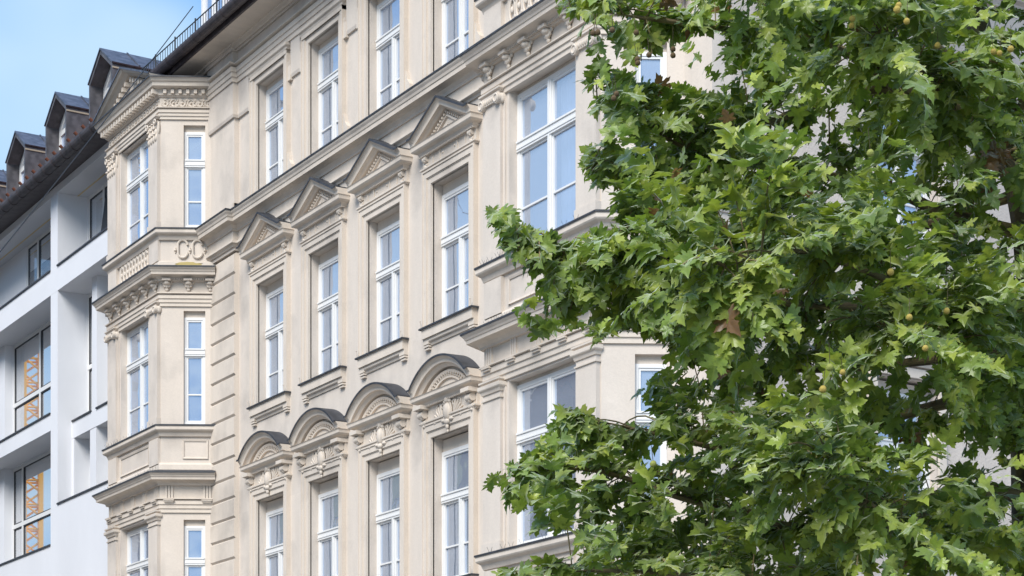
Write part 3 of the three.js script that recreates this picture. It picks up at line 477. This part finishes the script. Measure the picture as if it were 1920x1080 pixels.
{
  const c = tag(grp('tower_crane', null, [-168, 0, 47], .25), 'orange lattice tower crane mirrored in the white building windows', 'tower crane'), s = .8, g = [], top = 66;
  for (const [x, z] of [[-s, -s], [s, -s], [s, s], [-s, s]]) g.push(box(x - .22, x + .22, 0, top, z - .22, z + .22));
  obj('mast', g, M.crane, c); const q = [];
  for (let y = 0; y < top; y += 2.4) for (const [a, b] of [[[-s, -s], [s, -s]], [[s, -s], [s, s]], [[s, s], [-s, s]], [[-s, s], [-s, -s]]]) { q.push(bar([a[0], y, a[1]], [b[0], y + 1.2, b[1]], .11), bar([b[0], y + 1.2, b[1]], [a[0], y + 2.4, a[1]], .11), bar([a[0], y, a[1]], [b[0], y, b[1]], .11)); }
  obj('lattice', q, M.crane, c);
  obj('jib', [box(-14, 45, top, top + .3, -.7, -.4), box(-14, 45, top, top + .3, .4, .7), box(-14, 45, top + 1.7, top + 2, -.15, .15), ...Array.from({ length: 24 }, (_, i) => bar([-14 + i * 2.4, top + .15, -.5], [-12.8 + i * 2.4, top + 1.8, 0], .08)), ...Array.from({ length: 24 }, (_, i) => bar([-12.8 + i * 2.4, top + 1.8, 0], [-11.6 + i * 2.4, top + .15, .5], .08))], M.crane, c);
  obj('counterweight', [box(-14, -10, top - 2.4, top - .1, -1, 1)], M.facing2, c); obj('cab', [box(1.4, 3.2, top - 2.4, top - .1, -.8, .8)], M.paint, c);
}
const at = (px, py, depth) => EYE.clone().addScaledVector(VIEW, depth).addScaledVector(RIGHT, (px - PX) * depth / F).add(new THREE.Vector3(0, (PY - py) * depth / F, 0));
{
  const a = at(-160, 668, 30), b = at(362, 12, 38), m = a.clone().lerp(b, .5); m.y -= .12;
  tag(obj('overhead_cable', [new THREE.TubeGeometry(new THREE.QuadraticBezierCurve3(a, m, b), 40, .009, 5)], M.iron), 'thin dark cable slanting from the cream roof past the white building', 'cable');
}
// ------------------------------------------------------------------ the plane tree in front of the house
{
  const rnd = mulberry(20240611), R = (a, b) => a + (b - a) * rnd(), V3 = THREE.Vector3;
  const tree = tag(grp('plane_tree', null, [0, 0, 0]), 'leafy green plane tree with yellow seed balls in front of the cream house', 'tree');
  // leaf blade: five toothed lobes, base at the origin, tip along +y, about 1.2 long and 1.5 wide
  const half = [[0, 0], [.10, -.06], [.24, -.11], [.36, -.05], [.50, -.08], [.66, .02], [.58, .10], [.60, .18], [.46, .22], [.40, .27], [.50, .30], [.60, .31], [.68, .40], [.80, .52], [.66, .53], [.58, .60], [.46, .56], [.36, .54], [.25, .55], [.27, .66], [.38, .76], [.27, .80], [.24, .92], [.13, .98], [0, 1.22]];
  const outline = [...half, ...half.slice(1, -1).reverse().map(([x, y]) => [-x, y])];
  const leafGeo = (fold, droop, curl, seed) => {
    const r = mulberry(seed), pos = [], uv = [], idx = [], N = outline.length, cy = .28;
    const z = (x, y) => fold * Math.abs(x) - droop * Math.max(0, y - .1) ** 2 - curl * x * x + .05 * Math.sin(x * 7 + seed) * Math.sin(y * 6 + seed * 2);
    const put = (x, y) => { pos.push(x, y, z(x, y)); uv.push(x / 1.8 + .5, (y + .2) / 1.6); };
    const rim = outline.map(([x, y]) => { const k = 1 + .08 * (r() - .5); return [x * k, y * k]; });
    put(0, cy); for (const k of [.36, .7, 1]) for (const [x, y] of rim) put(x * k, cy + (y - cy) * k);
    for (let i = 0; i < N; i++) { const j = (i + 1) % N; idx.push(0, 1 + i, 1 + j); for (let s = 0; s < 2; s++) { const a = 1 + s * N, b = 1 + (s + 1) * N; idx.push(a + i, b + i, b + j, a + i, b + j, a + j); } }
    const st = .012; const b = pos.length / 3; for (const [x, y, zz] of [[-st, .02, 0], [st, .02, 0], [st, -.45, .06], [-st, -.45, .06]]) { pos.push(x, y, zz); uv.push(.5, .13); } idx.push(b, b + 1, b + 2, b, b + 2, b + 3);
    const g = new THREE.BufferGeometry(); g.setAttribute('position', new THREE.Float32BufferAttribute(pos, 3)); g.setAttribute('uv', new THREE.Float32BufferAttribute(uv, 2)); g.setIndex(idx); g.computeVertexNormals(); return g;
  };
  const leafGeos = [leafGeo(.12, .16, .10, 1), leafGeo(.30, .42, .05, 2), leafGeo(-.10, .22, .26, 3), leafGeo(.20, -.12, .34, 4), leafGeo(.46, .50, .10, 5)];
  const seg = (px, py, ax, ay, bx, by) => { const t = clamp(((px - ax) * (bx - ax) + (py - ay) * (by - ay)) / ((bx - ax) ** 2 + (by - ay) ** 2), 0, 1); return [Math.hypot(px - ax - t * (bx - ax), py - ay - t * (by - ay)), t]; };
  const veins = [[0, 0, 0, 1.2, 1], [0, .02, .76, .52, 1], [0, .02, .62, .03, .8]]; for (const t of [.3, .5, .7]) veins.push([0, 1.2 * t, .24, 1.2 * t + .25, .5], [.76 * t, .02 + .5 * t, .76 * t + .02, .02 + .5 * t + .22, .4], [.76 * t, .02 + .5 * t, .76 * t + .2, .02 + .5 * t - .03, .4]);
  const leafMap = tex(256, (u, v) => {
    const x = Math.abs((u - .5) * 1.8), y = v * 1.6 - .2; let k = 0; for (const [a, b, c, d, w] of veins) { const [q, t] = seg(x, y, a, b, c, d); k = Math.max(k, w * clamp(1 - q / (.022 * (1.15 - t)), 0, 1)); }
    const n = .78 + .2 * fbm(u * 8, v * 8, 3, 3, 8), m = clamp(k, 0, 1) * .8; return [mix(n, 1, m), mix(n, 1, m * .8), mix(n * .95, 1, m * .7)];
  }, { srgb: true });
  const tones = [[.24, .355, .034], [.28, .41, .042], [.34, .45, .05], [.20, .31, .038], [.40, .50, .045], [.50, .58, .07], [.20, .30, .065], [.30, .15, .05]];
  const leafMat = c => new THREE.MeshPhysicalMaterial({ color: new THREE.Color().setRGB(...c), map: leafMap, roughness: .95, transmission: .55, thickness: 0, clearcoat: .9, clearcoatRoughness: .27, ior: 1.4 });
  const mats = tones.map(leafMat), white = leafMat([1, 1, 1]);
  // limbs: points (x, y, depth) and the radius at both ends
  const limbs = [];
  const limb = (pts, r0, r1, free = false) => { const c = new THREE.CatmullRomCurve3(pts.map(p => p.isVector3 ? p : at(...p)), false, 'centripetal'); limbs.push({ c, r0, r1, free }); return c; };
  const foot = at(1935, 700, 12.6); foot.y = 0;
  limb([foot, at(1935, 900, 12.6), at(1928, 430, 12.6), at(1900, 270, 12.5), at(1850, 120, 12.4), at(1800, -160, 12.4), at(1760, -600, 12.6)], .19, .05, true);
  limb([[1925, 400, 12.6], [1830, 228, 12.4], [1690, 165, 12.0], [1560, 85, 11.6], [1400, 60, 11.3], [1180, 30, 11.0], [1070, 15, 10.9]], .055, .007);
  limb([[1928, 560, 12.6], [1850, 540, 12.2], [1700, 568, 11.8], [1560, 575, 11.5], [1400, 555, 11.2], [1200, 510, 11.0], [1050, 470, 10.9], [940, 408, 10.8]], .05, .006);
  limb([[1935, 930, 12.6], [1800, 922, 12.2], [1680, 955, 11.9], [1500, 990, 11.5], [1300, 940, 11.2], [1100, 880, 10.9], [940, 895, 10.8]], .06, .006);
  limb([[1930, 720, 12.6], [1700, 775, 12.2], [1560, 818, 12.0], [1460, 862, 11.7], [1300, 830, 11.3], [1130, 790, 11.0], [1060, 770, 10.9]], .05, .006);
  limb([[1900, 300, 12.5], [1740, 180, 12.6], [1640, 165, 12.5], [1530, 195, 12.3], [1350, 270, 11.8], [1180, 330, 11.5], [1110, 320, 11.4]], .05, .006);
  limb([[1925, 440, 12.6], [1760, 395, 12.4], [1640, 340, 12.3], [1530, 330, 12.1], [1400, 325, 11.8], [1230, 250, 11.4], [1120, 190, 11.2]], .045, .006);
  limb([[1928, 600, 12.6], [1750, 560, 11.2], [1600, 500, 10.3], [1480, 470, 9.9], [1360, 500, 9.7]], .045, .006);
  limb([[1935, 1000, 12.6], [1780, 1030, 11.0], [1640, 950, 10.1], [1560, 880, 9.8]], .05, .006);
  limb([[1935, 820, 12.6], [1850, 700, 11.2], [1780, 640, 10.5], [1660, 620, 10.1]], .045, .006);
  limb([[1880, 220, 12.5], [1720, 60, 11.5], [1560, -20, 10.9], [1420, -60, 10.6]], .045, .008);
  limb([[1935, 1180, 12.6], [1600, 1120, 11.0], [1300, 1080, 10.6], [1100, 1070, 10.5], [960, 1085, 10.4]], .05, .006);
  limb([[1925, 330, 12.5], [1820, 250, 11.3], [1740, 150, 10.6], [1650, 60, 10.3]], .04, .006);
  limb([[1935, 650, 12.6], [1600, 690, 12.8], [1450, 690, 12.6], [1330, 650, 12.2], [1230, 620, 11.9]], .04, .006);
  limb([[1920, 360, 12.6], [1700, 430, 12.9], [1540, 440, 12.8], [1380, 470, 12.3], [1250, 500, 11.8]], .04, .006);
  // limbs that leave the picture to the right, upwards and towards the house
  limb([at(1928, 430, 12.6), new V3(20.6, 6.2, 5.9), new V3(22.2, 6.9, 5.2), new V3(23.3, 7.0, 5.0)], .07, .01, true);
  limb([at(1935, 800, 12.6), new V3(20.2, 4.9, 5.2), new V3(21.4, 5.4, 4.2), new V3(22.3, 5.6, 3.6)], .06, .01, true);
  limb([at(1900, 270, 12.5), new V3(20.3, 7.6, 6.6), new V3(21.3, 8.6, 7.2), new V3(21.9, 9.2, 7.6)], .06, .01, true);
  limb([at(1800, -160, 12.4), new V3(18.2, 8.6, 6.2), new V3(17.1, 9.2, 5.9), new V3(16.3, 9.4, 5.8)], .05, .01, true);
  limb([at(1790, -300, 12.4), new V3(18.6, 8.9, 8.0), new V3(18.2, 9.5, 9.2), new V3(18.0, 9.6, 10.1)], .05, .01, true);
  const skel = [];
  limbs.forEach(({ c, r0, r1, free }, i) => {
    const n = 26, g = new THREE.TubeGeometry(c, n, 1, 8, false), p = g.attributes.position, q = new V3();
    for (let k = 0; k < p.count; k++) { const t0 = Math.floor(k / 9) / n, t = t0, o = c.getPointAt(t), r = mix(r0, r1, Math.pow(t, .8)) * (i && t > .9 ? .25 : 1) * (1 + .12 * Math.sin(t * 31 + i)); q.fromBufferAttribute(p, k).sub(o).multiplyScalar(r).add(o); p.setXYZ(k, q.x, q.y, q.z); }
    g.computeVertexNormals(); obj(i ? 'branch' : 'trunk', [g], i ? M.twig : M.bark, tree);
    for (let t = i ? .12 : .62; t <= 1.001; t += .02) { const o = c.getPointAt(Math.min(1, t)); skel.push({ o, r: mix(r0, r1, Math.pow(t, .8)), dir: c.getTangentAt(Math.min(1, t)), free }); }
  });
  // the outline of the crown against the house, and the openings in it (photo pixels)
  const edge = [[1035, -80], [1040, 10], [1062, 42], [1105, 70], [1122, 130], [1092, 148], [1130, 172], [1112, 205], [1150, 235], [1098, 280], [1094, 318], [1128, 362], [1165, 420], [1135, 432], [1060, 442], [1000, 440], [960, 398], [916, 390], [922, 420], [960, 480], [990, 545], [956, 585], [1000, 628], [1075, 615], [1115, 642], [1180, 612], [1250, 640], [1262, 690], [1180, 738], [1225, 775], [1225, 812], [1130, 790], [1060, 762], [1020, 772], [1010, 835], [960, 870], [906, 905], [930, 945], [975, 962], [1010, 1000], [1060, 985], [1090, 1035], [1010, 1040], [930, 1076], [930, 1150], [2300, 1150], [2300, -80]];
  const gaps = [[1700, 172, 24, 14], [1745, 190, 26, 15], [1790, 208, 26, 16], [1828, 230, 24, 16], [1560, 90, 22, 10], [1480, 570, 20, 9], [1640, 572, 26, 10], [1500, 842, 26, 12], [1400, 326, 26, 9], [1155, 110, 30, 22], [1205, 120, 40, 34], [1262, 118, 34, 22], [1360, 400, 22, 18], [1180, 440, 26, 16], [1240, 460, 22, 14], [1590, 120, 22, 26], [1560, 225, 32, 16], [1800, 210, 26, 12], [1862, 45, 24, 14], [1825, 285, 20, 18], [1895, 300, 16, 40], [1655, 655, 26, 14], [1720, 680, 50, 20], [1660, 705, 16, 26], [1850, 880, 36, 28], [1800, 840, 20, 20], [1895, 930, 24, 20], [1530, 820, 26, 14], [1690, 950, 14, 16], [1310, 700, 26, 20], [1315, 790, 12, 20], [1210, 680, 26, 24], [1895, 480, 18, 40], ];
  const inside = (x, y) => { let k = false; for (let i = 0, j = edge.length - 1; i < edge.length; j = i++) { const [a, b] = edge[i], [c, d] = edge[j]; if ((b > y) !== (d > y) && x < (c - a) * (y - b) / (d - b) + a) k = !k; } return k; };
  const pix = v => { const q = v.clone().sub(EYE), d = q.dot(VIEW); return [PX + F * q.dot(RIGHT) / d, PY - F * q.y / d, d]; };
  const open = (x, y) => gaps.some(([a, b, c, d]) => ((x - a) / c) ** 2 + ((y - b) / d) ** 2 < 1);
  const leaves = [], twigs = [], stalks = [];
  const centre = new V3(foot.x, 5.4, foot.z);
  function spray(tip, base, n, size, young, check) {
    const start = leaves.length; const midp = base.clone().lerp(tip, .55); midp.y += .05 + .06 * rnd();
    const c = new THREE.QuadraticBezierCurve3(base, midp, tip);
    const dir = tip.clone().sub(base).normalize(), side0 = new V3(-dir.z, 0, dir.x).normalize();
    for (let k = 0; k < n; k++) {
      const t = mix(.18, 1, (k + rnd() * .6) / n), o = c.getPoint(Math.min(1, t)), s = k % 2 ? 1 : -1;
      const d = dir.clone().multiplyScalar(.55 + .5 * t).addScaledVector(side0, s * R(.4, 1.1) * (k === n - 1 ? .2 : 1)).add(new V3(R(-.35, .35), R(-.75, .1), R(-.35, .35))).normalize();
      const out = o.clone().sub(centre).setY(0).normalize();
      const nm = new V3(0, R(.35, .9), 0).addScaledVector(out, R(.1, .7)).add(new V3(R(-.55, .55), R(-.2, .2), R(-.55, .55)));
      nm.addScaledVector(d, -nm.dot(d)).normalize();
      const sz = size * R(.62, 1.12) * (t > .85 ? R(.6, 1) : 1), root = o.clone().addScaledVector(d, sz * .5), cen = root.clone().addScaledVector(d, sz * .5);
      const [x, y, dep] = pix(cen);
      if (check) { if (dep < 8.6) continue; if (x < 1960 && y > -60 && y < 1140) { if (!inside(x, y)) continue; if (open(x, y) && rnd() < .93) continue; } }
      const X = d.clone().cross(nm).normalize(), m = new THREE.Matrix4().makeBasis(X, d, nm).scale(new V3(sz, sz, sz)).setPosition(root);
      leaves.push({ m, x, y, dep, sz, g: Math.floor(rnd() * 5), tone: young > rnd() ? (rnd() < .45 ? 5 : 4) : Math.floor(rnd() * 4) + (rnd() < .08 ? 3 : 0), jit: R(.75, 1.25) }); if ((rnd() < .005 && x > 1200) || Math.hypot(x - 1866, y - 296) < 24) leaves[leaves.length - 1].tone = 7;
    }
    if (leaves.length - start >= Math.max(3, n * .4)) { const [tx, ty] = pix(tip); if (tip.distanceTo(base) < .42 && (!check || tx > 1900 || inside(tx, ty))) twigs.push([c, .0045]); }
  }
  const nearest = (p, back = 0) => { let b = null, bd = 1e9; for (const s of skel) { const d = s.o.distanceTo(p); if (d < bd) { bd = d; b = s; } } return [b, bd]; };
  // sprays through the visible crown
  let made = 0, tries = 0;
  while (made < 1040 && tries++ < 24000) {
    const x = R(905, 2080), y = R(-70, 1140), dep = mix(9.4, 13.2, Math.pow(rnd(), .9)); if (!inside(x, y)) continue; if (x < 1340 && y < 160 && rnd() < .2) continue;
    const tip = at(x, y, dep), [s, d] = nearest(tip); if (d > .85 || (d > .5 && rnd() < .5)) continue;
    const base = tip.clone().lerp(s.o, d > .5 ? 1 : 1).clone(), dl = tip.distanceTo(base); if (dl < .12) tip.addScaledVector(s.dir, .25).add(new V3(R(-.1, .1), R(-.05, .15), R(-.1, .1)));
    const young = (dep < 10.6 ? .34 : .05) + (Math.hypot(x - 1580, y - 960) < 130 || Math.hypot(x - 1440, y - 470) < 110 ? .3 : 0);
    spray(tip, base, 14 + Math.floor(rnd() * 7), R(.070, .102), young, true); made++;
  }
  for (const [x0, x1, y0, y1, n] of [[1100, 1350, 165, 425, 30], [925, 1260, 400, 635, 62], [915, 1120, 770, 960, 22]]) for (let k = 0, t = 0; k < n && t < 3000; t++) { const x = R(x0, x1), y = R(y0, y1); if (!inside(x, y)) continue; const tip = at(x, y, R(10.5, 11.7)), [q] = nearest(tip); if (q.o.distanceTo(tip) > .7) continue; if (q.o.distanceTo(tip) < .12) tip.addScaledVector(q.dir, .25); spray(tip, q.o.clone(), 15, R(.072, .10), .1, true); k++; }
  // sprays that end every limb, and the crown outside the picture
  for (const { c, free, r1 } of limbs.slice(1)) if (!free) for (let k = 0; k < 14; k++) { const t = mix(.45, 1, k / 13), b = c.getPointAt(t), d = c.getTangentAt(t).multiplyScalar(R(.2, .42)).add(new V3(R(-.15, .15), R(-.12, .18), R(-.15, .15))); spray(b.clone().add(d), b, 13, R(.072, .10), .12, true); }
  const freeSkel = skel.filter(s => s.free);
  for (let k = 0; k < 420; k++) { const s = freeSkel[Math.floor(rnd() * freeSkel.length)], tip = s.o.clone().add(new V3(R(-.9, .9), R(-.6, .8), R(-.9, .9))); const [x, y, dep] = pix(tip); if (x < 1900 && y > -60 && y < 1140) continue; spray(tip, s.o, 14, R(.11, .14), .1, true); }
  // the front leaves as single leaves, the rest as one mass
  const cell = {}; for (const l of leaves) { if (l.x < 900 || l.x > 1925 || l.y < -5 || l.y > 1085) continue; const k = `${Math.floor(l.x / 52)},${Math.floor(l.y / 52)}`; if (!cell[k] || l.dep < cell[k].dep) cell[k] = l; }
  const front = Object.values(cell).sort((a, b) => b.sz / b.dep - a.sz / a.dep).slice(0, 300); for (const l of front) l.single = true;
  for (const l of front) { const q = new THREE.Mesh(leafGeos[l.g], mats[l.tone]); q.name = 'leaf'; q.applyMatrix4(l.m); q.castShadow = q.receiveShadow = true; tree.add(q); }
  leafGeos.forEach((g, i) => { const list = leaves.filter(l => !l.single && l.g === i), im = new THREE.InstancedMesh(g, white, list.length); im.name = 'foliage'; im.userData.kind = 'stuff'; im.castShadow = im.receiveShadow = true; const col = new THREE.Color(); list.forEach((l, k) => { im.setMatrixAt(k, l.m); im.setColorAt(k, col.setRGB(...tones[l.tone].map(v => v * l.jit))); }); tree.add(im); });
  obj('twigs', twigs.map(([c, r]) => new THREE.TubeGeometry(c, 5, r, 4)), M.twig, tree).userData.kind = 'stuff';
  // seed balls on thin stalks
  const brown = std([.10, .065, .03]), gold = std([.36, .27, .06]), olive = std([.24, .26, .06]);
  const bumpy = new THREE.IcosahedronGeometry(1, 3); { const p = bumpy.attributes.position, v = new V3(); for (let i = 0; i < p.count; i++) { v.fromBufferAttribute(p, i); const k = 1 + .13 * (hash3(Math.round(v.x * 90), Math.round(v.y * 90), Math.round(v.z * 90)) - .5); p.setXYZ(i, v.x * k, v.y * k, v.z * k); } bumpy.computeVertexNormals(); }
  const fruit = [[1112, 62, 0], [1148, 56, 0], [1121, 61, 0], [1193, 61, 0], [1195, 111, 0], [1217, 103, 0], [1196, 118, 0], [1262, 92, 0], [1262, 104, 0], [1156, 176, 0], [1151, 184, 0], [1598, 35, 1], [1597, 48, 1], [1685, 10, 1], [1682, 18, 1], [1700, 40, 1], [1758, 85, 1], [1863, 97, 1], [1874, 100, 1], [1895, 92, 1], [1632, 287, 2], [1670, 510, 1], [1705, 595, 1], [1775, 583, 1], [1735, 653, 1], [1556, 689, 2], [1580, 698, 1], [1515, 708, 2], [1543, 730, 1], [1225, 870, 2]];
  for (const [x, y, k] of fruit) { let dep = 11; for (const l of leaves) if (Math.hypot(l.x - x, l.y - y) < 34) dep = Math.min(dep, l.dep); dep = Math.max(8.9, dep - .05); const p = at(x, y, dep), m = new THREE.Mesh(bumpy, [brown, gold, olive][k]); m.name = 'seed_ball'; m.position.copy(p); m.scale.setScalar(k ? R(.0145, .0185) : .015); m.castShadow = m.receiveShadow = true; tree.add(m); stalks.push(bar([p.x, p.y, p.z], [p.x + R(-.02, .02), p.y + R(.07, .12), p.z + R(-.02, .02)], 0.002, 4)); }
  obj('stalks', stalks, M.bark, tree).userData.kind = 'stuff';
  console.log('leaves', leaves.length, 'front', front.length, 'sprays', made);
}
renderer.render(scene, camera);
